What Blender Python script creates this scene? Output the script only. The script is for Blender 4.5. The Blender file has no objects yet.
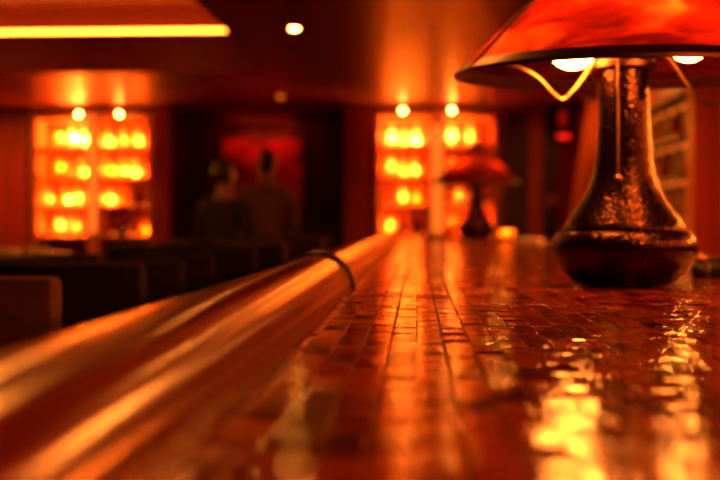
import bpy, bmesh, math, random
from mathutils import Vector, Matrix
random.seed(7)
sc = bpy.context.scene
COL = sc.collection
R = math.radians
CT = 1.08                      # counter top height
CZ = CT + 0.0955               # camera height
F = 1100.0
VX, VY = 417.0, 222.0          # where the counter lines meet

# ---------------------------------------------------------------- camera
cam = bpy.data.cameras.new('camera')
cam.sensor_width = 36; cam.lens = 55
cam.clip_start = 0.01; cam.clip_end = 60
cam.dof.use_dof = True
cam.dof.focus_distance = 1.09
cam.dof.aperture_fstop = 4.4
cam_o = bpy.data.objects.new('camera', cam); COL.objects.link(cam_o)
cam_o.location = (0, 0, CZ)
cam_o.rotation_euler = (R(90) - math.atan(18 / F), 0, math.atan(57 / F))
sc.camera = cam_o

# ---------------------------------------------------------------- world, exposure
w = bpy.data.worlds.new('world'); sc.world = w; w.use_nodes = True
w.node_tree.nodes['Background'].inputs[0].default_value = (0.5, 0.05, 0.01, 1)
w.node_tree.nodes['Background'].inputs[1].default_value = 0.15
sc.view_settings.view_transform = 'Standard'
sc.view_settings.look = 'None'
sc.view_settings.gamma = 1
sc.view_settings.use_curve_mapping = False
sc.view_settings.exposure = 0.0
WARM = (1.0, 0.17, 0.012)      # colour of every lamp in the room
PALE = (1.0, 0.27, 0.03)
DOWN_L, COVE_L, BULB_L, FAR_L, BOTTLE_FILL_L, TOP_L, SHELF_L, BAR_L, STRIP_L = 540, 26, 140, 60, 760, 240, 2, 1.2, 210


def P(px, py, y):
    """point at depth y seen at pixel (px, py)"""
    return Vector(((px - VX) * y / F, y, CZ - (py - VY) * y / F))


# ---------------------------------------------------------------- materials
def nodes(name):
    m = bpy.data.materials.new(name); m.use_nodes = True
    nt = m.node_tree
    return m, nt, nt.nodes['Principled BSDF']


def setp(b, **k):
    for n, v in k.items():
        b.inputs[n.replace('_', ' ')].default_value = v


def mottled(name, c1, c2, scale=(8, 8, 8), rough=0.5, metal=0.0, bump=0.0, detail=4, spec=0.5, coat=0.0, lo=.35, hi=.65):
    m, nt, b = nodes(name)
    tc = nt.nodes.new('ShaderNodeTexCoord'); mp = nt.nodes.new('ShaderNodeMapping')
    mp.inputs['Scale'].default_value = scale
    no = nt.nodes.new('ShaderNodeTexNoise'); no.inputs['Scale'].default_value = 1; no.inputs['Detail'].default_value = detail
    rp = nt.nodes.new('ShaderNodeValToRGB')
    rp.color_ramp.elements[0].color = (*c1, 1); rp.color_ramp.elements[1].color = (*c2, 1)
    rp.color_ramp.elements[0].position = lo; rp.color_ramp.elements[1].position = hi
    L = nt.links.new
    L(tc.outputs['Object'], mp.inputs[0]); L(mp.outputs[0], no.inputs['Vector']); L(no.outputs['Fac'], rp.inputs[0])
    L(rp.outputs[0], b.inputs['Base Color'])
    setp(b, Roughness=rough, Metallic=metal)
    b.inputs['Specular IOR Level'].default_value = spec
    b.inputs['Coat Weight'].default_value = coat
    if bump:
        bp = nt.nodes.new('ShaderNodeBump'); bp.inputs['Strength'].default_value = bump; bp.inputs['Distance'].default_value = 0.002
        L(no.outputs['Fac'], bp.inputs['Height']); L(bp.outputs[0], b.inputs['Normal'])
    return m


def glow(name, col, strength):
    m, nt, b = nodes(name)
    setp(b, Base_Color=(*col, 1), Roughness=0.4)
    b.inputs['Emission Color'].default_value = (*col, 1)
    b.inputs['Emission Strength'].default_value = strength
    return m


M = {}
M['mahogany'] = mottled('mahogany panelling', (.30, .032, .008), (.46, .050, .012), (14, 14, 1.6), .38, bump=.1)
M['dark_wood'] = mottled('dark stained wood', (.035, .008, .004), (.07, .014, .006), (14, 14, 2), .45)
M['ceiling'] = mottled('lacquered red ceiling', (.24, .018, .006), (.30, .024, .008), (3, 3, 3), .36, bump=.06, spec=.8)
M['ceiling'].node_tree.nodes['Principled BSDF'].inputs['Specular Tint'].default_value = (1, .55, .35, 1)
M['mahogany'].node_tree.nodes['Principled BSDF'].inputs['Specular Tint'].default_value = (1, .6, .4, 1)
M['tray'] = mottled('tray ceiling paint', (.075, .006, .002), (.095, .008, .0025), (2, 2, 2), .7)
M['fascia'] = mottled('fluted fascia lacquer', (.28, .026, .008), (.36, .034, .01), (12, 12, 2), .4)
M['fascia'].node_tree.nodes['Principled BSDF'].inputs['Specular Tint'].default_value = (1, .4, .2, 1)
M['floor'] = mottled('dark carpet', (.03, .006, .004), (.06, .012, .006), (40, 40, 40), .95)
M['leather'] = mottled('black leather', (.006, .002, .0015), (.010, .003, .002), (30, 30, 30), .8, bump=.15, spec=.12)
M['brown_leather'] = mottled('brown leather', (.05, .013, .005), (.075, .02, .007), (30, 30, 30), .8, bump=.15, spec=.15)
M['brass'] = mottled('brushed brass', (.24, .10, .03), (.34, .15, .045), (60, 60, 60), .34, 1.0)
M['arm_brass'] = mottled('aged amber brass', (.20, .08, .024), (.28, .115, .035), (60, 60, 60), .32, 1.0)
M['copper_dark'] = mottled('dark copper band', (.10, .035, .018), (.16, .055, .026), (50, 50, 50), .42, 1.0)
M['black_metal'] = mottled('black metal', (.012, .006, .005), (.02, .01, .007), (30, 30, 30), .4, .6)
M['cream'] = mottled('cream linen', (.8, .7, .55), (.86, .76, .6), (80, 80, 80), .8)
M['skin'] = mottled('skin', (.25, .10, .06), (.28, .12, .07), (20, 20, 20), .5)
M['hair'] = mottled('dark hair', (.012, .007, .005), (.025, .014, .01), (90, 90, 20), .5)
M['cloth_dark'] = mottled('dark cloth', (.02, .010, .008), (.03, .014, .01), (60, 60, 60), .9)
M['cloth_brown'] = mottled('brown cloth', (.14, .07, .035), (.18, .09, .04), (60, 60, 60), .9)
M['drape'] = mottled('amber drape', (.7, .20, .04), (.8, .25, .05), (40, 40, 3), .75)
M['downlight'] = glow('downlight lens', PALE, DOWN_L)
M['cove'] = glow('cove light', WARM, COVE_L)
M['bulb'] = glow('lamp bulb', PALE, BULB_L)
M['bulb_far'] = glow('lamp bulb of far lamp', WARM, FAR_L)
M['bottle_fill'] = glow('added bottle light', WARM, BOTTLE_FILL_L)
M['shelf_fill'] = glow('shelf strip light', WARM, SHELF_L)  # strips added along the shelves to lighten each bay
M['barstrip'] = glow('bar shelf strip light', WARM, BAR_L)
M['bottle_fill_dim'] = glow('added bottle light dim', WARM, BOTTLE_FILL_L * .3); M['bottle_fill_hot'] = glow('added bottle light bright', PALE, BOTTLE_FILL_L * 2.2); M['divider_glow'] = glow('painted divider glow', WARM, 1.1)
M['topbulb'] = glow('small bulb', PALE, TOP_L)
M['dimbulb'] = glow('dim bulb', (1, .14, .015), 1.0)
M['strip'] = glow('back bar strip light', WARM, STRIP_L)
M['redsign'] = glow('red lit sign', (1, .012, .006), 1.7)
M['reddim'] = glow('red dim sign', (1, .012, .006), .18)


def mk_rail():
    m, nt, b = nodes('varnished rail')
    tc = nt.nodes.new('ShaderNodeTexCoord'); mp = nt.nodes.new('ShaderNodeMapping'); mp.inputs['Scale'].default_value = (60, 3, 60)
    n1 = nt.nodes.new('ShaderNodeTexNoise'); n1.inputs['Scale'].default_value = 1; n1.inputs['Detail'].default_value = 5
    rp = nt.nodes.new('ShaderNodeValToRGB')
    rp.color_ramp.elements[0].color = (.05, .004, .0008, 1); rp.color_ramp.elements[1].color = (.10, .008, .0015, 1)
    rp.color_ramp.elements[0].position = .3; rp.color_ramp.elements[1].position = .7
    mp2 = nt.nodes.new('ShaderNodeMapping'); mp2.inputs['Scale'].default_value = (30, 700, 30)
    n2 = nt.nodes.new('ShaderNodeTexNoise'); n2.inputs['Scale'].default_value = 1; n2.inputs['Detail'].default_value = 3
    bp = nt.nodes.new('ShaderNodeBump'); bp.inputs['Strength'].default_value = .12; bp.inputs['Distance'].default_value = .0006
    L = nt.links.new
    L(tc.outputs['Object'], mp.inputs[0]); L(mp.outputs[0], n1.inputs['Vector']); L(n1.outputs['Fac'], rp.inputs[0]); L(rp.outputs[0], b.inputs['Base Color'])
    L(tc.outputs['Object'], mp2.inputs[0]); L(mp2.outputs[0], n2.inputs['Vector']); L(n2.outputs['Fac'], bp.inputs['Height']); L(bp.outputs[0], b.inputs['Normal'])
    setp(b, Roughness=.15); b.inputs['Specular IOR Level'].default_value = .42; b.inputs['Specular Tint'].default_value = (1, .50, .24, 1)
    return m


def mk_tile():
    m, nt, b = nodes('glazed copper-red tile')
    L = nt.links.new
    ge = nt.nodes.new('ShaderNodeNewGeometry')
    rp = nt.nodes.new('ShaderNodeValToRGB')
    e = rp.color_ramp.elements
    e[0].color = (.05, .003, .001, 1); e[0].position = 0
    e[1].color = (.46, .055, .008, 1); e[1].position = 1
    k = e.new(.5); k.color = (.26, .022, .004, 1)
    tc = nt.nodes.new('ShaderNodeTexCoord')
    mp = nt.nodes.new('ShaderNodeMapping'); mp.inputs['Scale'].default_value = (40, 150, 40)
    n1 = nt.nodes.new('ShaderNodeTexNoise'); n1.inputs['Scale'].default_value = 1; n1.inputs['Detail'].default_value = 3
    mp2 = nt.nodes.new('ShaderNodeMapping'); mp2.inputs['Scale'].default_value = (90, 90, 90)
    n2 = nt.nodes.new('ShaderNodeTexNoise'); n2.inputs['Scale'].default_value = 1; n2.inputs['Detail'].default_value = 2
    mx = nt.nodes.new('ShaderNodeMix'); mx.data_type = 'RGBA'; mx.blend_type = 'MULTIPLY'; mx.inputs[0].default_value = .75
    L(ge.outputs['Random Per Island'], rp.inputs[0]); L(rp.outputs[0], mx.inputs[6])
    L(tc.outputs['Object'], mp.inputs[0]); L(mp.outputs[0], n1.inputs['Vector']); L(n1.outputs['Fac'], mx.inputs[7])
    L(tc.outputs['Object'], mp2.inputs[0]); L(mp2.outputs[0], n2.inputs['Vector'])
    L(mx.outputs[2], b.inputs['Base Color'])
    b1 = nt.nodes.new('ShaderNodeBump'); b1.inputs['Strength'].default_value = .6; b1.inputs['Distance'].default_value = .0010
    b2 = nt.nodes.new('ShaderNodeBump'); b2.inputs['Strength'].default_value = .5; b2.inputs['Distance'].default_value = .0012
    L(n1.outputs['Fac'], b1.inputs['Height']); L(n2.outputs['Fac'], b2.inputs['Height'])
    L(b1.outputs[0], b2.inputs['Normal']); L(b2.outputs[0], b.inputs['Normal'])
    setp(b, Roughness=.07); b.inputs['Specular Tint'].default_value = (1, .72, .5, 1); b.inputs['Specular IOR Level'].default_value = .6
    return m


def mk_hammered():
    m, nt, b = nodes('hammered dark copper')
    L = nt.links.new
    tc = nt.nodes.new('ShaderNodeTexCoord')
    v = nt.nodes.new('ShaderNodeTexVoronoi'); v.feature = 'SMOOTH_F1'; v.inputs['Scale'].default_value = 190
    bp = nt.nodes.new('ShaderNodeBump'); bp.inputs['Strength'].default_value = .6; bp.inputs['Distance'].default_value = .0025
    n = nt.nodes.new('ShaderNodeTexNoise'); n.inputs['Scale'].default_value = 25
    rp = nt.nodes.new('ShaderNodeValToRGB')
    rp.color_ramp.elements[0].color = (.016, .005, .002, 1); rp.color_ramp.elements[1].color = (.055, .016, .007, 1)
    L(tc.outputs['Object'], v.inputs['Vector']); L(v.outputs['Distance'], bp.inputs['Height']); L(bp.outputs[0], b.inputs['Normal'])
    L(tc.outputs['Object'], n.inputs['Vector']); L(n.outputs['Fac'], rp.inputs[0]); L(rp.outputs[0], b.inputs['Base Color'])
    setp(b, Roughness=.27, Metallic=.95)
    return m


MICA_AT = (4.2, 1.7, 3.1)
def mk_mica(name='amber mica', f=1.0, at=(0, 0, 0), shift=0):
    m, nt, b = nodes(name)
    L = nt.links.new
    nt.nodes.remove(b)
    out = [n for n in nt.nodes if n.type == 'OUTPUT_MATERIAL'][0]
    tc = nt.nodes.new('ShaderNodeTexCoord')
    n1 = nt.nodes.new('ShaderNodeTexNoise'); n1.inputs['Scale'].default_value = 1; n1.inputs['Detail'].default_value = 5; mpm = nt.nodes.new('ShaderNodeMapping'); mpm.inputs['Scale'].default_value = (7, 7, 15); mpm.inputs['Location'].default_value = at; n1.inputs['Distortion'].default_value = .8
    rp = nt.nodes.new('ShaderNodeValToRGB')
    e = rp.color_ramp.elements
    e[0].position = .43 - shift * 1.6; e[0].color = (.035 * f, .0015 * f, .0005, 1)
    e[1].position = .68; e[1].color = (.23 * f, .036 * f, .010, 1)
    k = e.new(.52 - shift); k.color = (.10 * f, .0045 * f, .001, 1)
    tr = nt.nodes.new('ShaderNodeBsdfTranslucent'); gl = nt.nodes.new('ShaderNodeBsdfGlossy'); df = nt.nodes.new('ShaderNodeBsdfDiffuse')
    gl.inputs['Roughness'].default_value = .35; gl.inputs['Color'].default_value = (.35, .12, .05, 1)
    df.inputs['Color'].default_value = (.03, .004, .001, 1)
    m1 = nt.nodes.new('ShaderNodeMixShader'); m1.inputs[0].default_value = .05
    m2 = nt.nodes.new('ShaderNodeMixShader'); m2.inputs[0].default_value = .015
    L(tc.outputs['Object'], mpm.inputs[0]); L(mpm.outputs[0], n1.inputs['Vector']); L(n1.outputs['Fac'], rp.inputs[0]); L(rp.outputs[0], tr.inputs['Color'])
    L(tr.outputs[0], m1.inputs[1]); L(df.outputs[0], m1.inputs[2])
    L(m1.outputs[0], m2.inputs[1]); L(gl.outputs[0], m2.inputs[2]); L(m2.outputs[0], out.inputs['Surface'])
    return m


def mk_glass(name, col, gloss=.12):
    m, nt, b = nodes(name)
    L = nt.links.new
    nt.nodes.remove(b)
    out = [n for n in nt.nodes if n.type == 'OUTPUT_MATERIAL'][0]
    tr = nt.nodes.new('ShaderNodeBsdfTranslucent'); tr.inputs['Color'].default_value = (*col, 1)
    tp = nt.nodes.new('ShaderNodeBsdfTransparent'); tp.inputs['Color'].default_value = (*[c ** .7 for c in col], 1)
    gl = nt.nodes.new('ShaderNodeBsdfGlossy'); gl.inputs['Roughness'].default_value = .08
    no = nt.nodes.new('ShaderNodeTexNoise'); no.inputs['Scale'].default_value = 14
    tc = nt.nodes.new('ShaderNodeTexCoord'); L(tc.outputs['Object'], no.inputs['Vector'])
    m1 = nt.nodes.new('ShaderNodeMixShader'); m2 = nt.nodes.new('ShaderNodeMixShader'); m2.inputs[0].default_value = gloss
    L(no.outputs['Fac'], m1.inputs[0])
    L(tr.outputs[0], m1.inputs[1]); L(tp.outputs[0], m1.inputs[2]); L(m1.outputs[0], m2.inputs[1]); L(gl.outputs[0], m2.inputs[2]); L(m2.outputs[0], out.inputs['Surface'])
    return m


def mk_picture():
    m, nt, b = nodes('red abstract canvas')
    L = nt.links.new
    tc = nt.nodes.new('ShaderNodeTexCoord')
    n1 = nt.nodes.new('ShaderNodeTexNoise'); n1.inputs['Scale'].default_value = 3.2; n1.inputs['Detail'].default_value = 3
    rp = nt.nodes.new('ShaderNodeValToRGB')
    rp.color_ramp.elements[0].position = .40; rp.color_ramp.elements[0].color = (.14, .012, .008, 1)
    rp.color_ramp.elements[1].position = .56; rp.color_ramp.elements[1].color = (.62, .03, .015, 1)
    L(tc.outputs['Object'], n1.inputs['Vector']); L(n1.outputs['Fac'], rp.inputs[0]); L(rp.outputs[0], b.inputs['Base Color'])
    setp(b, Roughness=.6)
    return m


M['rail'] = mk_rail(); M['tile'] = mk_tile(); M['hammered'] = mk_hammered(); M['mica'] = mk_mica(at=MICA_AT); M['mica_deep'] = mk_mica('deep red mica', .9, (3, 1, 2), .12); M['picture'] = mk_picture()
M['grout'] = mottled('red-brown grout', (.10, .014, .005), (.16, .024, .008), (60, 60, 60), .9)
M['amber_glass'] = mk_glass('amber glass', (.95, .55, .16))
M['pale_glass'] = mk_glass('pale glass', (.98, .82, .5))
M['green_glass'] = mk_glass('dark glass', (.10, .035, .012))
M['red_glass'] = mk_glass('red glass', (.55, .07, .02))
M['shelf_back'] = mottled('dark amber back panel', (.12, .022, .006), (.20, .036, .008), (14, 14, 2), .45)
M['shelf_wood'] = mottled('amber shelf wood', (.42, .12, .03), (.55, .17, .04), (14, 14, 2), .42)


# ---------------------------------------------------------------- mesh helpers
def link(name, bm, mat, parent=None, loc=None, smooth=False):
    bmesh.ops.recalc_face_normals(bm, faces=bm.faces[:])
    me = bpy.data.meshes.new(name); bm.to_mesh(me); bm.free()
    if isinstance(mat, str): mat = M[mat]
    me.materials.append(mat)
    if smooth:
        me.polygons.foreach_set('use_smooth', [True] * len(me.polygons))
        me.set_sharp_from_angle(angle=R(40))
    o = bpy.data.objects.new(name, me); COL.objects.link(o)
    if parent is not None: o.parent = parent
    if loc is not None: o.location = loc
    return o


def tag(o, label=None, cat=None, group=None, kind=None):
    if label: o['label'] = label
    if cat: o['category'] = cat
    if group: o['group'] = group
    if kind: o['kind'] = kind
    return o


def thing(name, label, cat, loc=(0, 0, 0), rz=0, group=None):
    o = bpy.data.objects.new(name, None); COL.objects.link(o)
    o.empty_display_size = .1
    o.location = loc; o.rotation_euler = (0, 0, rz)
    return tag(o, label, cat, group)


def box(bm, x0, x1, y0, y1, z0, z1, bev=0):
    r = bmesh.ops.create_cube(bm, size=1)
    vs = r['verts']
    for v in vs:
        v.co = Vector(((x0 + x1) / 2 + v.co.x * (x1 - x0), (y0 + y1) / 2 + v.co.y * (y1 - y0), (z0 + z1) / 2 + v.co.z * (z1 - z0)))
    if bev:
        es = list({e for v in vs for e in v.link_edges})
        bmesh.ops.bevel(bm, geom=es, offset=bev, segments=2, affect='EDGES', profile=.5)
    return bm


def BX(*a, **k): return box(bmesh.new(), *a, **k)


def lathe(bm, prof, n=40, c=(0, 0, 0), close=False):
    rings = []
    for r, z in prof:
        if r < 1e-5:
            rings.append([bm.verts.new((c[0], c[1], c[2] + z))])
        else:
            rings.append([bm.verts.new((c[0] + r * math.cos(2 * math.pi * i / n), c[1] + r * math.sin(2 * math.pi * i / n), c[2] + z)) for i in range(n)])
    pairs = list(zip(rings, rings[1:]))
    if close: pairs.append((rings[-1], rings[0]))
    for a, b in pairs:
        for i in range(n):
            j = (i + 1) % n
            if len(a) == 1 and len(b) == 1: continue
            if len(a) == 1: bm.faces.new((a[0], b[i], b[j]))
            elif len(b) == 1: bm.faces.new((a[i], a[j], b[0]))
            else: bm.faces.new((a[i], a[j], b[j], b[i]))
    return bm


def tube(bm, pts, rad, n=10, flat=1.0):
    pts = [Vector(p) for p in pts]
    rad = rad if isinstance(rad, (list, tuple)) else [rad] * len(pts)
    prev = None; rings = []
    for i, p in enumerate(pts):
        t = (pts[min(i + 1, len(pts) - 1)] - pts[max(i - 1, 0)]).normalized()
        u = t.orthogonal().normalized() if prev is None else (prev - t * prev.dot(t)).normalized()
        prev = u; v = t.cross(u)
        rings.append([bm.verts.new(p + (u * math.cos(2 * math.pi * k / n) + v * math.sin(2 * math.pi * k / n) * flat) * rad[i]) for k in range(n)])
    for a, b in zip(rings, rings[1:]):
        for k in range(n):
            bm.faces.new((a[k], a[(k + 1) % n], b[(k + 1) % n], b[k]))
    bm.faces.new(rings[0][::-1]); bm.faces.new(rings[-1])
    return bm


def spline(pts, n=8):
    pts = [Vector(p) for p in pts]; out = []
    q = [pts[0] * 2 - pts[1]] + pts + [pts[-1] * 2 - pts[-2]]
    for i in range(1, len(q) - 2):
        for k in range(n):
            t = k / n
            out.append(.5 * ((2 * q[i]) + (q[i + 1] - q[i - 1]) * t + (2 * q[i - 1] - 5 * q[i] + 4 * q[i + 1] - q[i + 2]) * t * t + (-q[i - 1] + 3 * q[i] - 3 * q[i + 1] + q[i + 2]) * t ** 3))
    return out + [pts[-1]]


def ball(bm, c, r, n=16, sz=1):
    prof = [(0, -r * sz)] + [(r * math.sin(math.pi * i / n), -r * sz * math.cos(math.pi * i / n)) for i in range(1, n)] + [(0, r * sz)]
    return lathe(bm, prof, n * 2, c)


def extrude_profile(bm, prof, y0, y1, closed=True, ny=1):
    """profile of (x, z) points run along y"""
    rows = [[bm.verts.new((x, y0 + (y1 - y0) * j / ny, z)) for x, z in prof] for j in range(ny + 1)]
    n = len(prof)
    for a, b in zip(rows, rows[1:]):
        for i in range(n if closed else n - 1):
            bm.faces.new((a[i], a[(i + 1) % n], b[(i + 1) % n], b[i]))
    if closed:
        bm.faces.new(rows[0]); bm.faces.new(rows[-1][::-1])
    return bm


def copy_tree(o, parent=None):
    c = o.copy(); COL.objects.link(c)
    if parent is not None: c.parent = parent
    for ch in list(o.children): copy_tree(ch, c)
    return c


# ---------------------------------------------------------------- the room
ZC = CZ + 1.06                 # low ceiling
ZL = CZ + 1.345                # top of the cove lip
ZT = CZ + 1.58                 # tray ceiling
XL, XR, YB, YE = -5.0, 1.75, -3.0, 10.0
YTF, YTN, XTR, XTL = 7.75, 0.5, -1.06, -4.6      # tray opening


def struct(name, bm, mat, smooth=False):
    o = link(name, bm, mat, smooth=smooth); o['kind'] = 'structure'; return o


struct('floor', BX(XL - .1, XR + .1, YB - .1, 11.3, -.08, 0), 'floor')
bm = bmesh.new()
box(bm, XTR, XR + .05, YB, YE + .05, ZC, ZC + .06)
box(bm, XL - .05, XTR, YTF, YE + .05, ZC, ZC + .06)
box(bm, XL - .05, XTR, YB, YTN, ZC, ZC + .06)
box(bm, XL - .05, XTL, YTN, YTF, ZC, ZC + .06)
struct('ceiling', bm, 'ceiling')
# fluted fascia round the tray, with the cove ledge behind it
bm = bmesh.new()
n = int((XTR - XTL) / .035)
for i in range(n):
    x = XTL + i * .035
    box(bm, x, x + .029, YTF - .012, YTF, ZC, ZL)
box(bm, XTL, XTR + .04, YTF, YTF + .04, ZC + .061, ZL)
box(bm, XTR, XTR + .04, YTN, YTF, ZC + .061, ZL)
box(bm, XTL - .04, XTL, YTN, YTF + .04, ZC + .061, ZL)
box(bm, XTL - .04, XTR + .04, YTN - .04, YTN, ZC + .061, ZL)
struct('trim_1', bm, 'fascia')
bm = bmesh.new()
e = .42
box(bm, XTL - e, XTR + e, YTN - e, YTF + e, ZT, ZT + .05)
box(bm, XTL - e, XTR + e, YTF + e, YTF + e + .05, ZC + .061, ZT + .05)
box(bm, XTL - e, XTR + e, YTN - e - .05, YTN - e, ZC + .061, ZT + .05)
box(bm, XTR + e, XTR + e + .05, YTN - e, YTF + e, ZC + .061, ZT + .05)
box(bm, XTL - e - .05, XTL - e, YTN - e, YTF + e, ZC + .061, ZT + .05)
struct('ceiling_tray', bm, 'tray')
# side walls, wall behind the camera
bm = bmesh.new(); box(bm, XL - .1, XL, YB, YE, 0, ZC)
for y in [YB + .6 + k * 1.1 for k in range(12)]: box(bm, XL, XL + .03, y, y + .09, .1, ZC - .1)
struct('wall_left', bm, 'dark_wood')
bm = bmesh.new(); box(bm, XR, XR + .1, YB, YE, 0, ZC)
box(bm, 1.555, XR, 6.30, 6.45, 0, ZC)
struct('wall_right', bm, 'mahogany')
bm = bmesh.new(); box(bm, XL, XR, YB - .1, YB, 0, ZC)
for x in [XL + .5 + k * 1.0 for k in range(6)]: box(bm, x, x + .09, YB, YB + .03, .1, ZC - .1)
struct('wall_rear', bm, 'dark_wood')
# far wall: panels, pilasters, alcove
K = YE / F
def X(px): return (px - VX) * K
def Z(py): return CZ - (py - VY) * K
bm = bmesh.new()
box(bm, XL, X(23), YE, YE + .1, 0, ZC)
box(bm, X(23), X(152), YE + .30, YE + .4, 0, ZC)
box(bm, X(372), X(500), YE + .30, YE + .4, 0, ZC)
box(bm, X(23) - .1, X(23), YE + .1, YE + .4, 0, ZC); box(bm, X(152), X(152) + .08, YE + .1, YE + .4, 0, ZC)
box(bm, X(372) - .08, X(372), YE + .1, YE + .4, 0, ZC); box(bm, X(500), X(500) + .08, YE + .1, YE + .4, 0, ZC)
box(bm, X(152), X(168), YE - .06, YE + .1, 0, ZC)
box(bm, X(345), X(372), YE - .06, YE + .1, 0, ZC)
box(bm, X(168), X(345), YE, YE + .1, Z(110), ZC)
box(bm, X(500), XR, YE, YE + .1, 0, ZC)
box(bm, X(527), X(541), YE - .035, YE, 0, Z(108))
box(bm, X(0), X(8), YE - .03, YE, 0, Z(112)); box(bm, X(22), X(23), YE - .03, YE, 0, Z(112))
struct('wall_far', bm, 'mahogany')
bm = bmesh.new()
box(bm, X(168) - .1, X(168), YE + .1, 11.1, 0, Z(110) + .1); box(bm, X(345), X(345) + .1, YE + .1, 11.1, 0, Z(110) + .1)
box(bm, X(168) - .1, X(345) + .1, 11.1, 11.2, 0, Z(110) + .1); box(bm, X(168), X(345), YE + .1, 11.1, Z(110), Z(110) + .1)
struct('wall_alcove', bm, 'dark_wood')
bm = bmesh.new()
box(bm, X(155), X(292), YE - .10, YE - .062, Z(104), Z(98.5), .01)
struct('trim_2', bm, 'mahogany')
bm = bmesh.new(); box(bm, X(541), X(556), YE - .02, YE, 0, Z(112)); box(bm, X(503), X(527), YE - .012, YE, .15, Z(112))
struct('trim_3', bm, 'dark_wood')

# cove light: one long strip lying on the ledge behind the lip
bm = bmesh.new(); box(bm, XTL - .2, XTR + .05, YTF + .16, YTF + .20, ZL - .02, ZL + .052, .008)
o = link('cove_light', bm, 'cove'); tag(o, 'long glowing orange cove light above the fluted ceiling edge', 'cove light')
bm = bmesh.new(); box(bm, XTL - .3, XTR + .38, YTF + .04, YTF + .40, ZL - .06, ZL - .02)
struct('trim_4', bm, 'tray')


# ---------------------------------------------------------------- bar counter
YN, YF = -0.6, 8.1
XA, XB = -.0925, .546
bar = thing('bar_counter', 'long bar counter topped with glossy copper-red tiles', 'bar counter', (0, 0, 0))
link('counter_slab', BX(XA - .05, XB, YN, YF, CT - .06, CT - .0013), 'grout', bar)
# tiles: real bevelled pieces, every one slightly tilted
bm = bmesh.new(); pitch = .0211; g = .0005
ncol0 = int((XA + .001) / pitch) - 1
c = -5
rt = random.Random(3)
x = -4 * pitch
cols = []
xx = -4 * pitch - .008
cols.append((XA + .0005, -4 * pitch))
k = -4
while (k + 1) * pitch < XB: cols.append((k * pitch, (k + 1) * pitch)); k += 1
for a, b2 in cols:
    y = YN + rt.random() * .04
    wob = rt.uniform(-.0004, .0004)
    while y < YF:
        ln = rt.uniform(.050, .062)
        y1 = min(y + ln, YF)
        x0, x1 = a + g + wob + rt.uniform(-.0004, .0004), b2 - g + wob + rt.uniform(-.0004, .0004)
        ya, yb = y + g * 1.5, y1 - g * 1.5
        if yb - ya > .004:
            tx, ty = rt.gauss(0, .006), rt.gauss(0, .016); h = rt.uniform(-.0006, .0004)
            bv = .0022; bx = .0004; crown = rt.uniform(.0001, .0005); cx, cy = (x0 + x1) / 2, (ya + yb) / 2
            def zz(px, py): return CT + h + tx * (px - cx) + ty * (py - cy)
            low = [bm.verts.new((px, py, CT - .004)) for px, py in ((x0, ya), (x1, ya), (x1, yb), (x0, yb))]
            mid = [bm.verts.new((px, py, zz(px, py) - .0009)) for px, py in ((x0, ya), (x1, ya), (x1, yb), (x0, yb))]
            for q_ in mid: q_.co.z += .0004
            for i in range(4): bm.faces.new((low[i], low[(i + 1) % 4], mid[(i + 1) % 4], mid[i]))
            NU, NV = (2, 5) if ya < 4 else (1, 2)
            grid = []
            for v in range(NV + 1):
                fv = v / NV; row = []
                for u in range(NU + 1):
                    fu = u / NU
                    px, py = x0 + bx + (x1 - x0 - 2 * bx) * fu, ya + bv + (yb - ya - 2 * bv) * fv
                    row.append(bm.verts.new((px, py, zz(px, py) - crown * (2 * fv - 1) ** 2 - .00005 * (2 * fu - 1) ** 2 + (rt.gauss(0, .00004) if 0 < v < NV else 0))))
                grid.append(row)
            for v in range(NV):
                for u in range(NU): bm.faces.new((grid[v][u], grid[v][u + 1], grid[v + 1][u + 1], grid[v + 1][u])).smooth = True
            ring = grid[0] + [g_[-1] for g_ in grid[1:]] + grid[-1][-2::-1] + [g_[0] for g_ in grid[-2:0:-1]]
            bm.faces.new([mid[0], mid[1]] + grid[0][::-1]); bm.faces.new([mid[2], mid[3]] + grid[-1])
            bm.faces.new([mid[1], mid[2]] + [g_[-1] for g_ in grid[::-1]]); bm.faces.new([mid[3], mid[0]] + [g_[0] for g_ in grid])
        y = y1
tt = link('tile_top', bm, 'tile', bar); tt.data.set_sharp_from_angle(angle=R(5))
# half-round arm rail
CX, CZR, RR = -.141, CT, .0487
prof = [(CX + RR * math.cos(a), CZR + RR * math.sin(a)) for a in [math.pi * i / 40 for i in range(41)]]
prof += [(CX - RR, CT - .05), (CX + RR - .012, CT - .05), (CX + RR - .012, CT - .004), (CX + RR, CT - .004)]
bm = extrude_profile(bmesh.new(), prof, YN, YF)
rail = link('arm_rail', bm, 'rail', bar, smooth=True); rail['label'] = 'rounded varnished red-brown rail'
for yb in (1.565,):
    bm = bmesh.new()
    tube(bm, [(CX + (RR + .0012) * math.cos(a), yb, CZR + (RR + .0012) * math.sin(a)) for a in [math.pi * i / 32 for i in range(33)]], .0046, 8)
    o = link('joint_band', bm, 'black_metal', rail, smooth=True); o['label'] = 'dark metal band round the rail'
bm = bmesh.new(); box(bm, CX - .03, CX - .005, YN, YF, .08, CT - .05)
for y in [YN + .3 + .7 * i for i in range(12)]: box(bm, CX - .045, CX - .03, y, y + .08, .1, CT - .06)
box(bm, CX - .005, XB - .02, YF - .04, YF - .01, 0, CT - .06)
link('front_panel', bm, 'mahogany', bar)
bm = bmesh.new(); extrude_profile(bm, [(XB, CT - .06), (XB, CT + .002), (XB + .004, CT + .006), (XB + .02, CT + .006), (XB + .024, CT + .001), (XB + .024, CT - .06)], YN, YF)
link('edge_trim', bm, 'rail', bar, smooth=True)
bm = bmesh.new(); tube(bm, [(CX - .16, YN, .22), (CX - .16, YF, .22)], .022, 12)
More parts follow.
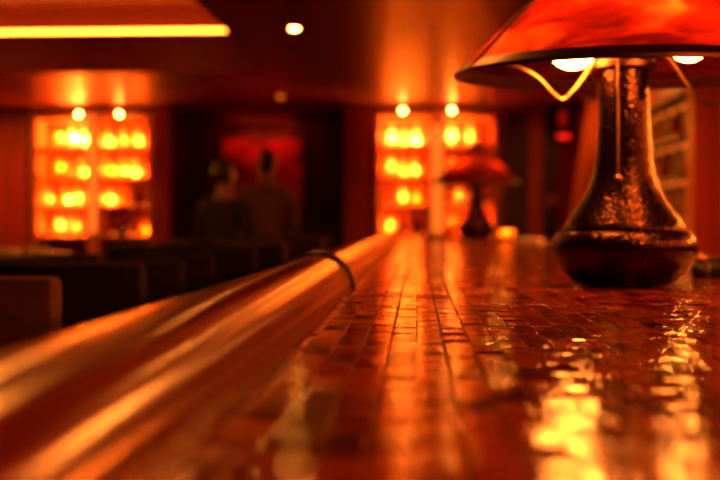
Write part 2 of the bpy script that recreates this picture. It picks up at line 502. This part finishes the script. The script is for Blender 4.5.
for y in (0, 2, 4, 6, 8): tube(bm, [(CX - .16, y, .22), (CX - .02, y, .22)], .012, 8)
link('foot_rail', bm, 'brass', bar, smooth=True)


# ---------------------------------------------------------------- lamps
def make_lamp(name, label, loc, bulbmat, detail=True, group='mica-shaded lamps on the bar', rz=0):
    t = thing(name, label, 'lamp', loc, rz, group)
    prof = [(0, 0), (.064, 0), (.071, .0025), (.080, .009), (.0895, .019), (.0975, .031), (.1035, .043), (.1068, .053), (.1072, .060), (.1050, .068), (.1000, .0755), (.0940, .0800),
            (.0905, .0806), (.0890, .0818), (.0900, .0834), (.0895, .0860), (.083, .0955), (.0725, .1100), (.0610, .1275), (.0520, .1450), (.0458, .1640), (.0415, .1900), (.0392, .2200), (.0378, .2550), (.0364, .2900), (.0355, .3180), (.0, .3200)]
    pp = []
    for (a, b) in zip(prof, prof[1:]):
        pp += [(a[0] + (b[0] - a[0]) * k / 2, a[1] + (b[1] - a[1]) * k / 2) for k in range(2)]
    pp.append(prof[-1])
    link('base', lathe(bmesh.new(), pp, 64), 'hammered', t, smooth=True)
    link('collar', lathe(bmesh.new(), [(.030, .3185), (.040, .3185), (.047, .323), (.048, .330), (.044, .336), (.036, .340), (.034, .352), (.022, .358), (.010, .362), (.009, .5), (0, .5)], 40), 'copper_dark', t, smooth=True)
    RT, ZR, ZA, RA = .25, .323, .520, .028
    shp = [(RT + (RA - RT) * k / 14, ZR + (ZA - ZR) * (k / 14) + .012 * math.sin(math.pi * k / 14)) for k in range(15)]
    sh = link('shade', lathe(bmesh.new(), shp, 96), 'mica' if bulbmat == 'bulb' else 'mica_deep', t, smooth=True)
    sh['label'] = 'glowing red-orange mica shade'
    bm = lathe(bmesh.new(), [(RT - .001, ZR - .003), (RT + .0035, ZR - .002), (RT + .003, ZR + .003), (RT - .0125, ZR + .0155), (RT - .016, ZR + .0145), (RT - .0045, ZR + .001)], 96, close=True)
    link('rim_band', bm, 'copper_dark', sh, smooth=True)
    for k in range(3):
        a = R(-38 + 120 * k)
        bm = bmesh.new()
        tube(bm, [((r + .001) * math.cos(a), (r + .001) * math.sin(a), z + .001) for r, z in shp], .0045, 8, .9)
        link('rib', bm, 'copper_dark', sh, smooth=True)
    link('cap', lathe(bmesh.new(), [(.034, ZA - .008), (.036, ZA - .002), (.030, ZA + .006), (.014, ZA + .014), (.008, ZA + .02), (.011, ZA + .028), (.008, ZA + .036), (0, ZA + .039)], 32), 'copper_dark', sh, smooth=True)
    th = R(1.9); sh.rotation_euler = (th, 0, 0); sh.location = (0, .4 * math.sin(th), -.0084)
    # bent brass arms from the collar out to the rim
    def arm(ang, pts):
        bm = bmesh.new(); d = Vector((math.cos(ang), math.sin(ang), 0))
        tube(bm, spline([d * r + Vector((0, 0, z)) for r, z in pts], 8), .0042, 8, .8)
        link('support_arm', bm, 'arm_brass', t, smooth=True)
    arm(R(184), [(.036, .333), (.047, .330), (.064, .305), (.078, .288), (.092, .277), (.106, .285), (.124, .304), (.142, .317), (.165, .326), (.190, .331), (.214, .343)])
    arm(R(-3), [(.036, .343), (.052, .344), (.068, .336), (.086, .310), (.104, .284), (.120, .270), (.138, .270), (.156, .281), (.178, .305), (.198, .325), (.222, .337)])
    arm(R(95), [(.036, .338), (.052, .338), (.066, .325), (.084, .300), (.100, .280), (.116, .274), (.132, .284), (.154, .308), (.178, .325), (.200, .332), (.216, .342)])
    # bulbs on splayed sockets
    for (bx, by, bz, br) in ((-.082, -.075, .395, .024), (.105, -.07, .395, .024)) if bulbmat == 'bulb_far' else ((-.080, -.03, .357, .039), (.0615, -.14, .342, .030), (.02, .10, .376, .030)):
        bm = bmesh.new(); ball(bm, (bx, by, bz), br, 10)
        b = link('bulb', bm, bulbmat, t, smooth=True)
        d = Vector((bx, by, 0)).normalized()
        bm = bmesh.new(); tube(bm, [Vector((0, 0, .345)) + d * .02, Vector((bx, by, bz + .004)) - d * (br - .004)], [.010, .014], 12)
        link('socket', bm, 'brass', t, smooth=True)
    # pull chain with ball
    bm = bmesh.new(); cx, cy = -.0175, -.0475
    z = .338
    while z > .160:
        ball(bm, (cx, cy - .004 * (1 - (z - .16) / .18), z), .0021, 4); z -= .0046
    ch = link('pull_chain', bm, 'brass', t, smooth=True)
    bm = bmesh.new(); ball(bm, (cx, cy - .0065, .1565), .0062, 8)
    link('chain_ball', bm, 'brass', ch, smooth=True)
    return t


make_lamp('table_lamp', 'large hammered copper table lamp with glowing mica shade at the front of the bar', (.309, 1.667, CT + .0016), 'bulb')
make_lamp('table_lamp', 'smaller-looking red-shaded lamp far down the bar before the bottle shelves', (.338, 6.3, CT + .0016), 'bulb_far')


# ---------------------------------------------------------------- downlights
def downlight(x, y, r, label, z=ZC, mat='downlight'):
    t = thing('ceiling_light', label, 'ceiling light', (x, y, z), 0, 'round ceiling downlights')
    link('trim_ring', lathe(bmesh.new(), [(r, -.001), (r + .004, -.008), (r + .02, -.006), (r + .022, -.0005)], 32), 'copper_dark', t, smooth=True)
    link('lens', lathe(bmesh.new(), [(0, -.004), (r, -.004), (r, -.001)], 32), mat, t)
    return t


downlight(-.67, 6.0, .026, 'bright round ceiling downlight beside the end of the cove light')
downlight(.37, 5.0, .03, 'ceiling downlight above the bar between the two lamps, outside the picture')
downlight(-.285, 2.6, .04, 'ceiling downlight above the rail, outside the picture')
downlight(1.25, 5.1, .05, 'added ceiling downlight to light the red pilaster, outside the picture')  # unseen, added to make the pilaster bright
downlight(1.25, .2, .09, 'ceiling downlight above the back bar to the right of the viewer')
for x, y in ((-1.9, 6.2), (-3.4, 6.2)):  # unseen, added to brighten the left shelves, walls and fascia
    downlight(x, y, .05, f'added ceiling downlight in the raised tray above the chairs, {"near the rail" if x > -3 else "near the left wall"}', ZT)
downlight(.95, 5.15, .05, 'added ceiling downlight above the right edge of the bar, outside the picture')  # unseen, added to lift the dark far wall on the right
downlight(1.42, 8.6, .04, 'added ceiling downlight over the amber curtain, behind the big lamp shade')  # added out of sight to brighten the curtain and wall behind
downlight(-3.75, 9.0, .065, 'added ceiling downlight by the left end of the bottle shelves, outside the picture')  # unseen, added to light the leftmost pilaster
p = P(280, 95.5, 9.2)
bm = bmesh.new(); ball(bm, (0, 0, 0), .03, 8)
t = thing('pendant_bulb', 'small dim orange bulb hanging under the ceiling before the alcove', 'light bulb', (p.x, 9.2, p.z))
link('bulb', bm, 'dimbulb', t, smooth=True)
bm = bmesh.new(); tube(bm, [(0, 0, .028), (0, 0, ZC - p.z)], .008, 8); link('stem', bm, 'black_metal', t)


# ---------------------------------------------------------------- display shelves with bottles
def bottle_mesh(prof, name):
    bm = lathe(bmesh.new(), prof, 20)
    bmesh.ops.recalc_face_normals(bm, faces=bm.faces[:])
    me = bpy.data.meshes.new(name); bm.to_mesh(me); bm.free()
    me.polygons.foreach_set('use_smooth', [True] * len(me.polygons)); me.set_sharp_from_angle(angle=R(50))
    return me


PROFS = {
    'tall': ([(0, 0), (.034, 0), (.037, .004), (.037, .122), (.033, .140), (.016, .158), (.0135, .195), (.0135, .200), (0, .200)], .200),
    'squat': ([(0, 0), (.039, 0), (.042, .005), (.042, .095), (.037, .115), (.018, .135), (.0155, .165), (0, .165)], .165),
    'slim': ([(0, 0), (.028, 0), (.030, .004), (.029, .115), (.022, .145), (.0125, .163), (.0125, .208), (0, .208)], .208),
    'decanter': ([(0, 0), (.034, 0), (.041, .02), (.042, .05), (.035, .09), (.022, .115), (.015, .14), (.018, .165), (0, .165)], .165),
}
BM_ = {}
def bottle(kind, glass, loc, label, group):
    key = (kind, glass)
    prof, h = PROFS[kind]
    if key not in BM_:
        me = bottle_mesh(prof, 'bottle'); me.materials.append(M[glass])
        cm = bottle_mesh([(0, 0), (.0165, 0), (.0165, .022), (.014, .026), (0, .026)], 'cap'); cm.materials.append(M['black_metal'])
        BM_[key] = (me, cm)
    me, cm = BM_[key]
    o = bpy.data.objects.new('bottle', me); COL.objects.link(o); o.location = loc
    tag(o, label, 'bottle', group)
    c = bpy.data.objects.new('cap', cm); COL.objects.link(c); c.parent = o; c.location = (0, 0, h - .003)
    return o


ORD = ['first', 'second', 'third', 'fourth', 'fifth', 'sixth', 'seventh', 'eighth']
GN = {'amber_glass': 'amber', 'pale_glass': 'pale glowing', 'green_glass': 'dark', 'red_glass': 'red'}
KN = {'tall': 'tall', 'squat': 'squat', 'slim': 'slim', 'decanter': 'round-bodied'}
rb = random.Random(11)


def display(name, where, xa, xb, xd0, xd1, lit, tops, dx=0):
    """shelf unit in the far wall; lit = {(bay, row): [px of lit bottles]}"""
    y0, y1 = YE - .02, YE + .28
    short = 'behind far lamp' if name == 'right' else 'left of alcove'
    z_sh = [CZ - (py - VY) * K for py in (145, 176, 205, 236)]
    ztop = CZ - (112 - VY) * K
    t = thing('display_shelf', 'amber-lit bottle shelves in the far wall ' + where, 'shelves', ((xa + xb) / 2, y0, 0))
    ox, oy = (xa + xb) / 2, y0
    def part(nm, m, *a, bev=.004):
        a = list(a); a[0] -= ox; a[1] -= ox; a[2] -= oy; a[3] -= oy
        return link(nm, BX(*a, bev=bev), m, t)
    part('back_panel', 'shelf_back', xa, xb, y1 - .02, y1, .1, ztop, bev=0)
    part('side_panel', 'shelf_wood', xa, xa + .05, y0, y1 - .02, .1, ztop)
    part('side_panel', 'shelf_wood', xb - .05, xb, y0, y1 - .02, .1, ztop)
    part('divider', 'shelf_wood', xd0, xd1, y0, y1 - .02, .1, ztop)
    part('shelf_glow', 'divider_glow', xd0 + .02, xd1 - .02, y0 - .006, y0 - .001, z_sh[3] + .03, ztop - .12, bev=0)  # emissive sheet standing in for lamplight on the wooden divider
    part('header', 'shelf_wood', xa + .05, xb - .05, y0 - .01, y1 - .02, ztop - .055, ztop)
    part('base_cabinet', 'mahogany', xa, xb, y0 - .12, y0 + .1, 0, z_sh[3] - .25)
    bays = [(xa + .05, xd0), (xd1, xb - .05)]
    for bi, (a, b) in enumerate(bays):
        for ri, zs in enumerate(z_sh):
            part('shelf', 'shelf_wood', a, b, y0 + .02, y1 - .02, zs - .018, zs)
            part('shelf_glow', 'shelf_fill', a + .03, b - .03, y1 - .045, y1 - .03, zs + .002, zs + .014)
            rown = ['top', 'second', 'third', 'lowest'][ri]
            want = lit.get((bi, ri), [])
            xs = [(X(px), True) for px in want]
            n = 6
            for k in range(n):
                xk = a + (k + .5) * (b - a) / n
                if all(abs(xk - q) > .09 for q, _ in xs): xs.append((xk, False))
            xs = sorted(q for q in xs if a + .052 < q[0] < b - .052)
            keep = []
            for q in xs:
                if not keep or q[0] - keep[-1][0] > .088: keep.append(q)
                elif q[1] and not keep[-1][1]: keep[-1] = q
            for k, (xk, on) in enumerate(keep):
                kind = rb.choice(['tall', 'slim', 'tall', 'decanter'] if on else ['tall', 'squat', 'slim', 'tall'])
                glass = rb.choice(['pale_glass', 'pale_glass', 'amber_glass']) if on else rb.choice(['amber_glass', 'green_glass', 'red_glass', 'green_glass'])
                lab = f"{KN[kind]} {GN[glass]} bottle, {ORD[k]} from left, {rown} shelf, {'left' if bi == 0 else 'right'} bay, shelves {short}"
                bottle(kind, glass, (xk, y0 + .11, zs + .001), lab, 'bottles on the shelves ' + where)
                if on:  # small glowing ball added behind each bright bottle to make it shine
                    link('shelf_glow', ball(bmesh.new(), (xk - ox, .11 + .075, zs + rb.uniform(.04, .10)), .015, 6, 1.5), 'bottle_fill_hot' if ri == 0 and rb.random() < .6 else rb.choice(['bottle_fill', 'bottle_fill', 'bottle_fill_dim']), t, smooth=True)
    for px, py in tops:
        x, z = X(px), CZ - (py - VY) * K
        st = link('top_lamp', tube(bmesh.new(), spline([(x - ox, -.01, ztop - .03), (x - ox, -.10, ztop + .02), (x - ox, -.17, z + .035)], 5), .006, 8), 'brass', t, smooth=True)
        link('bulb', ball(bmesh.new(), (x - ox, -.17, z), .015, 8), 'topbulb', st, smooth=True)
    return t


display('left', 'left of the alcove', X(26), X(151), X(83), X(96),
        {(0, 0): [37, 50, 64, 76], (0, 1): [37, 50, 75], (0, 2): [39, 57, 69], (0, 3): [37, 50, 67],
         (1, 0): [102, 117, 132], (1, 1): [104, 117, 129, 143], (1, 2): [103], (1, 3): [100, 139]}, [(81, 115), (122, 115)])
display('right', 'behind the far lamp', X(374), X(498), X(429), X(445),
        {(0, 0): [392, 404, 416], (0, 1): [391, 403, 415, 424], (0, 2): [403, 417], (0, 3): [390],
         (1, 0): [452, 470], (1, 1): [452], (1, 2): [459], (1, 3): [452, 470, 482]}, [(403, 113), (451, 113)])

# ---------------------------------------------------------------- back bar on the right
def backbar(label, ya, yb, mat, bottles):
    ym = (ya + yb) / 2
    t = thing('back_bar_shelf', label, 'shelves', (XR, ym, 0), 0, 'back bar shelves on the right wall')
    def part(nm, m, x0, x1, y0, y1, z0, z1): return link(nm, BX(x0 - XR, x1 - XR, y0 - ym, y1 - ym, z0, z1, bev=.003), m, t)
    xb = XR - .004
    part('side_panel', 'mahogany', XR - .22, xb, yb - .04, yb, 0, ZC - .05)
    part('base_cabinet', 'dark_wood', XR - .30, xb, ya, yb - .04, 0, .95)
    part('back_panel', 'dark_wood', XR - .016, xb, ya, yb - .04, .95, CZ + .75)
    levels = (CZ + .05, CZ + .28, CZ + .52) if bottles else (CZ + .02, CZ + .23, CZ + .44)
    for z in levels + (CZ + .77,):
        part('shelf', 'dark_wood', XR - .2, xb, ya, yb - .04, z - .02, z)
        part('lip', 'dark_wood', XR - .215, XR - .2, ya, yb - .04, z - .035, z)
        part('shelf_glow', mat if bottles or z == levels[2] else 'barstrip', XR - .05, XR - .03, ya + .1, yb - .1, z - .036, z - .021)
    if bottles:
        for z, nm in zip(levels, ('lowest', 'middle', 'upper')):
            for k in range(7):
                kind = rb.choice(['squat', 'squat', 'decanter', 'decanter'])
                bottle(kind, rb.choice(['amber_glass', 'pale_glass', 'red_glass']), (XR - .12, ya + .2 + k * .29, z + .001),
                       f"{KN[kind]} bottle, {ORD[k]} from the red pilaster on {nm} shelf of the right wall", 'bottles on the right wall shelves')


backbar('lit shelf unit on the right wall beyond the red pilaster', 6.5, 8.7, 'barstrip', True)
backbar('lit shelf unit on the right wall before the red pilaster, outside the picture', 0.6, 5.6, 'strip', False)


# ---------------------------------------------------------------- bar chairs
def make_chair():
    t = thing('bar_chair', 'x', 'chair')
    # seat faces +x (the bar); curved back wraps round -x
    seat = BX(-.25, .24, -.25, .25, .70, .79, bev=.03)
    link('seat', seat, 'leather', t, smooth=True)
    def wrap(r0, r1, z0, z1, a0, a1, n=22, cap=.02):
        bm = bmesh.new(); rows = []
        for i in range(n + 1):
            a = a0 + (a1 - a0) * i / n
            cs, sn = math.cos(a), math.sin(a)
            ex = lambda v: math.copysign(abs(v) ** .55, v)
            ux, uy = ex(cs), ex(sn)
            rows.append([bm.verts.new((r * ux, r * uy, z)) for r, z in ((r0, z0), (r1, z0), (r1, z1 - cap), (r1 - cap * .5, z1 - cap * .2), ((r0 + r1) / 2, z1), (r0 + cap * .5, z1 - cap * .2), (r0, z1 - cap))])
        for a, b in zip(rows, rows[1:]):
            for i in range(7): bm.faces.new((a[i], a[(i + 1) % 7], b[(i + 1) % 7], b[i]))
        bm.faces.new(rows[0]); bm.faces.new(rows[-1][::-1])
        return bm
    link('backrest', wrap(.255, .315, .66, 1.090, R(100), R(260)), 'leather', t, smooth=True)
    for s in (-1, 1):
        y0, y1 = (.255, .315) if s > 0 else (-.315, -.255)
        o = link('arm', BX(-.05, .27, y0, y1, .66, 1.086, bev=.012), 'brown_leather', t, smooth=True); o['label'] = 'brown leather arm panel'
        for sx in (-1, 1):
            bm = bmesh.new(); tube(bm, [(sx * .2, s * .2, .70), (sx * .24, s * .24, 0)], [.022, .014], 10)
            link('leg', bm, 'dark_wood', t, smooth=True)
    bm = bmesh.new()
    q = [(.225, .225, .25), (-.225, .225, .25), (-.225, -.225, .25), (.225, -.225, .25)]
    for a, b in zip(q, q[1:] + q[:1]): tube(bm, [a, b], .010, 8)
    link('foot_ring', bm, 'brass', t, smooth=True)
    return t


chair = make_chair()
spots = [(-.855, 2.05, 0, 'brown-sided leather bar chair, first from the left along the rail'),
         (-.92, 3.26, 2, 'black leather bar chair, second along the rail behind the brown-sided one'),
         (-.81, 4.08, -3, 'dark leather bar chair, third along the rail'),
         (-.84, 5.0, 2, 'dark leather bar chair, fourth along the rail, below the red picture'),
         (-.83, 6.0, -2, 'dark leather bar chair, fifth along the rail, below the right edge of the alcove'),
         (-.83, 7.0, 3, 'dark leather bar chair nearest the far end of the rail')]
for i, (x, y, a, lab) in enumerate(spots):
    c = chair if i == 0 else copy_tree(chair)
    c.location = (x, y, 0); c.rotation_euler = (0, 0, R(a)); c.scale = (1, 1, .985 if i == 1 else 1); c['label'] = lab; c['group'] = 'bar chairs along the rail'
    for ch in list(c.children):
        if ch.name.startswith('arm') and (i in (1, 2, 4) or ch.data.vertices[0].co.y > 0):
            if True:
                ch.data = ch.data.copy(); ch.data.materials[0] = M['leather']; ch['label'] = 'black leather arm panel'

# high table at the left with two napkins
t = thing('high_table', 'dark high table behind the chairs below the left bottle shelves', 'table', (-2.25, 5.9, 0))
ztab = CZ - 34 * 5.6 / F
link('tabletop', lathe(bmesh.new(), [(0, ztab - .035), (.36, ztab - .035), (.38, ztab - .025), (.38, ztab - .006), (.372, ztab), (0, ztab)], 40), 'dark_wood', t, smooth=True)
link('column', lathe(bmesh.new(), [(0, .03), (.045, .03), (.04, .5), (.05, ztab - .05), (.12, ztab - .035), (0, ztab - .035)], 24), 'black_metal', t, smooth=True)
link('base', lathe(bmesh.new(), [(0, 0), (.27, 0), (.27, .012), (.06, .03), (0, .032)], 32), 'black_metal', t, smooth=True)
for (x, y, lab) in ((-2.16, 5.72, 'folded cream napkin nearest the left edge of the picture on the high table'), (-2.02, 5.78, 'folded cream napkin under the left bottle shelves on the high table')):
    o = link('napkin', BX(-.055, .055, -.05, .05, 0, .03, bev=.008), 'cream', None, (x, y, ztab)); tag(o, lab, 'napkin', 'napkins on the high table')


# ---------------------------------------------------------------- picture in the alcove
s = 11.1 / F
def X2(px): return (px - VX) * s
def Z2(py): return CZ - (py - VY) * s
xc, zc = (X2(219) + X2(305)) / 2, (Z2(137) + Z2(226)) / 2
hw, hh = (X2(305) - X2(219)) / 2, (Z2(137) - Z2(226)) / 2
t = thing('framed_picture', 'red picture with dark patches hanging in the dark alcove', 'picture', (xc, 11.1, zc))
link('canvas', BX(-hw + .02, hw - .02, -.03, -.005, -hh + .02, hh - .02), 'picture', t)
bm = bmesh.new()
box(bm, -hw, hw, -.04, 0, hh - .025, hh); box(bm, -hw, hw, -.04, 0, -hh, -hh + .025)
box(bm, -hw, -hw + .025, -.04, 0, -hh + .025, hh - .025); box(bm, hw - .025, hw, -.04, 0, -hh + .025, hh - .025)
link('frame', bm, 'dark_wood', t)
# unseen red lamp added above to light the canvas
bm = bmesh.new(); tube(bm, [(-.28, -.36, hh + .06), (.28, -.36, hh + .06)], .018, 12)
h = link('added_lamp', bm, 'black_metal', t, smooth=True)
bm = bmesh.new(); tube(bm, [(0, 0, hh + .02), (0, -.1, hh + .09), (0, -.35, hh + .07)], .007, 8); link('added_lamp_arm', bm, 'black_metal', h, smooth=True)
bm = bmesh.new(); box(bm, -.26, .26, -.340, -.336, hh + .05, hh + .07); link('added_lamp_tube', bm, glow('added picture glow', (1, .04, .01), 55), h)

# red lit sign on the far wall, wall plate, leaning drape
t = thing('wall_sign', 'small red illuminated sign on the far wall left of the big lamp', 'sign', (X(561), YE, Z(126)))
k = K
link('housing', BX(-11 * k, 11 * k, -.03, 0, -19 * k, 20 * k, bev=.006), 'black_metal', t)
o = link('lit_panel', BX(-5 * k, 6.5 * k, -.04, -.03, -13.5 * k, -9.5 * k, bev=.003), 'redsign', t); o['label'] = 'bright red lit panel'
o = link('dim_panel', BX(-4 * k, 3 * k, -.04, -.03, -1 * k, 14 * k, bev=.003), 'reddim', t); o['label'] = 'dimmer red panel'
o = link('wall_plate', BX(-.06, .06, -.012, 0, -.05, .05, bev=.006), 'brass', None, (X(551), YE - .02, Z(201))); tag(o, 'small brass wall plate low on the far wall below the red sign', 'wall plate')

# amber curtain drawn aside
bm = bmesh.new(); rows = []
yd = 9.0; kd = yd / F
for j in range(30):
    f = j / 29
    py = 100 + f * 170
    cx = 594 - 30 * f if f < .75 else 571.5 - 6 * (f - .75)
    wdt = (16 - 5 * f) * kd
    row = []
    for i in range(25):
        u = i / 24
        row.append(bm.verts.new(((cx - VX) * kd + (u - .5) * wdt, yd + .02 * math.sin(u * math.pi * 6), CZ - (py - VY) * kd)))
    rows.append(row)
for a, b in zip(rows, rows[1:]):
    for i in range(24): bm.faces.new((a[i], a[i + 1], b[i + 1], b[i]))
bmesh.ops.solidify(bm, geom=bm.faces[:], thickness=.006)
t = thing('curtain', 'narrow amber curtain slanting aside just left of the big lamp column', 'curtain', (0, 0, 0))
link('drape', bm, 'drape', t, smooth=True)
zr = CZ - (100 - VY) * kd
bm = bmesh.new(); tube(bm, [((580 - VX) * kd, yd, zr), (XR - .35, yd, zr), (XR - .35, yd + .2, zr)], .012, 10); link('rod', bm, 'brass', t, smooth=True)
zb = CZ - (226 - VY) * kd
bm = bmesh.new(); tube(bm, [((566 - VX) * kd, yd - .04, zb), ((571 - VX) * kd, yd - .05, zb), ((577 - VX) * kd, yd - .04, zb + .01), (XR, yd, zb + .05)], .012, 8); link('tieback', bm, 'brass', t, smooth=True)


# ---------------------------------------------------------------- small things on the counter
def small(name, label, cat, prof, mat, loc, group=None):
    o = link(name, lathe(bmesh.new(), prof, 28), mat, None, loc, smooth=True); tag(o, label, cat, group); return o


glassprof = [(0, 0), (.03, 0), (.034, .004), (.038, .085), (.0365, .085), (.031, .010), (0, .009)]
for px, y, lab in ((451, 7.2, 'glowing drinking glass left of the far lamp column'), (470, 7.0, 'glowing drinking glass just left behind the far lamp column'), (484, 7.1, 'glowing drinking glass just right behind the far lamp column')):
    small('drinking_glass', lab, 'glass', glassprof, 'amber_glass', ((px - VX) * y / F, y, CT + .0016), 'glasses near the far lamp')
o = link('serving_tray', lathe(bmesh.new(), [(0, 0), (.11, 0), (.125, .012), (.122, .014), (.108, .004), (0, .004)], 36), 'black_metal', None, ((449 - VX) * 6.0 / F, 6.0, CT + .0016), smooth=True)
tag(o, 'black round tray on the bar beside the far lamp base', 'tray')
# votive candles near the counter edge
def candle(px, y, lab):
    t = thing('votive_candle', lab, 'candle', ((px - VX) * y / F, y, CT + .0016), 0, 'votive candles on the bar')
    link('holder', lathe(bmesh.new(), [(0, 0), (.028, 0), (.036, .01), (.040, .06), (.038, .06), (.033, .012), (0, .008)], 24), 'amber_glass', t, smooth=True)
    link('wax', lathe(bmesh.new(), [(0, .009), (.030, .009), (.033, .028), (0, .028)], 20), 'cream', t, smooth=True)
    link('flame', ball(bmesh.new(), (0, 0, .045), .006, 6, 2), glow('candle flame', PALE, 150), t, smooth=True)
candle(506, 5.2, 'lit votive candle right of the far lamp base')
t = thing('napkin', 'pale folded napkin on the bar edge right of the far lamp', 'napkin', ((529 - VX) * 4.6 / F, 4.6, CT + .0016), R(-25))
link('folded_cloth', BX(-.055, .055, -.03, .03, .0, .028, bev=.012), 'cream', t, smooth=True)
# dark caddy and a knobbed jar beside the big lamp
t = thing('bar_caddy', 'black bar caddy at the right edge beside the big lamp', 'caddy', (.514, 1.93, CT + .0016))
link('box', BX(-.028, .028, -.05, .05, 0, .022, bev=.005), 'black_metal', t); link('divider', BX(-.004, .004, -.045, .045, .022, .034), 'black_metal', t)
t = thing('small_jar', 'small dark jar with a shiny knob right behind the big lamp base', 'jar', ((697 - VX) * 1.86 / F, 1.86, CT + .0016))
link('body', lathe(bmesh.new(), [(0, 0), (.013, 0), (.016, .006), (.016, .018), (.012, .024), (0, .025)], 24), 'black_metal', t, smooth=True)
link('knob', ball(bmesh.new(), (0, 0, .033), .0105, 10), 'brass', t, smooth=True)


# ---------------------------------------------------------------- two people before the picture
def skin_mesh(name, chains, mat, parent, levels=1):
    """chains: lists of (point, radius); chains after the first start at an existing point"""
    verts, edges, rads, idx = [], [], [], {}
    for ch in chains:
        prev = None
        for p, r in ch:
            key = tuple(round(q, 4) for q in p)
            if key not in idx:
                idx[key] = len(verts); verts.append(p); rads.append(r)
            if prev is not None and prev != idx[key]: edges.append((prev, idx[key]))
            prev = idx[key]
    me = bpy.data.meshes.new(name); me.from_pydata(verts, edges, [])
    o = bpy.data.objects.new(name, me); COL.objects.link(o)
    md = o.modifiers.new('skin', 'SKIN'); md.use_smooth_shade = True
    lay = me.skin_vertices[0] if me.skin_vertices else None
    if lay is None:
        bpy.context.view_layer.objects.active = o
        bpy.ops.mesh.customdata_skin_add(); lay = me.skin_vertices[0]
    for i, r in enumerate(rads):
        lay.data[i].radius = (r, r) if not isinstance(r, tuple) else r
    lay.data[0].use_root = True
    s2 = o.modifiers.new('sub', 'SUBSURF'); s2.levels = s2.render_levels = levels
    dg = bpy.context.evaluated_depsgraph_get(); dg.update()
    nm = bpy.data.meshes.new_from_object(o.evaluated_get(dg))
    nm.name = name
    o.modifiers.clear(); o.data = nm; nm.materials.clear(); nm.materials.append(M[mat])
    nm.polygons.foreach_set('use_smooth', [True] * len(nm.polygons))
    o.parent = parent
    return o


def person(label, loc, rz, H, top, legs):
    s = H / 1.75
    t = thing('person', label, 'person', loc, rz, None)
    S = lambda *p: tuple(q * s for q in p)
    V = lambda x, y, z, r: (S(x, y, z), (r * s if not isinstance(r, tuple) else tuple(q * s for q in r)))
    pel = V(0, 0, .93, .105)
    ch = [[pel, V(0, .0, 1.05, .105), V(0, 0, 1.22, .12), V(0, 0, 1.38, .11), V(0, 0, 1.47, .060), V(0, .01, 1.53, .055), V(0, .015, 1.60, .080), V(0, .015, 1.67, .085), V(0, .005, 1.725, .055)],
          [V(0, .015, 1.60, .080), V(0, .095, 1.595, .022)]]
    for q in (-1, 1):
        ch.append([V(0, 0, 1.38, .11), V(q * .17, 0, 1.40, .055), V(q * .24, .02, 1.13, .042), V(q * .20, .20, .99, .033), V(q * .17, .27, .98, .030)])
        for k, (dx, ln) in enumerate(((-.027, .075), (-.009, .085), (.009, .08), (.027, .06))):
            bx = q * .17 + dx
            ch.append([V(q * .17, .27, .98, .030), V(bx, .31, .975, .011), V(bx, .31 + ln * .6, .965, .0095), V(bx, .31 + ln * .9, .945, .008)])
        ch.append([V(q * .17, .27, .98, .030), V(q * .17 - q * .045, .30, .985, .011), V(q * .17 - q * .055, .335, .975, .009)])
        ch.append([pel, V(q * .095, 0, .86, .085), V(q * .10, .015, .50, .055), V(q * .105, -.01, .10, .038), V(q * .11, .05, .045, .040), V(q * .115, .17, .03, .030)])
    skin_mesh('body', ch, 'skin', t)
    skin_mesh('hair', [[V(0, -.03, 1.56, .070), V(0, -.03, 1.64, .085), V(0, -.015, 1.70, .085), V(0, .02, 1.745, .05)]], 'hair', t)
    jc = [[V(0, 0, .95, .125), V(0, 0, 1.08, .125), V(0, 0, 1.22, .138), V(0, 0, 1.38, .128), V(0, 0, 1.455, .075)]]
    tr = [[V(0, 0, .95, .118), V(0, 0, .90, .118)]]
    for q in (-1, 1):
        jc.append([V(0, 0, 1.38, .128), V(q * .17, 0, 1.40, .070), V(q * .24, .02, 1.13, .056), V(q * .205, .175, 1.01, .046)])
        tr.append([V(0, 0, .90, .118), V(q * .095, 0, .84, .10), V(q * .10, .015, .50, .072), V(q * .105, -.01, .10, .058)])
    skin_mesh('jacket', jc, top, t)
    skin_mesh('trousers', tr, legs, t)
    for q in (-1, 1):
        skin_mesh('shoe', [[V(q * .105, -.03, .05, .052), V(q * .11, .05, .05, .052), V(q * .115, .18, .042, .042)]], 'leather', t)
    return t


person('person in dark clothes standing before the red picture, the shorter one at its left edge', ((223 - VX) * 7.9 / F, 7.9, 0), R(-25), 1.62, 'cloth_dark', 'cloth_dark')
person('taller person in a brown jacket standing before the middle of the red picture', ((266 - VX) * 8.9 / F, 8.9, 0), R(20), 1.77, 'cloth_brown', 'cloth_dark')
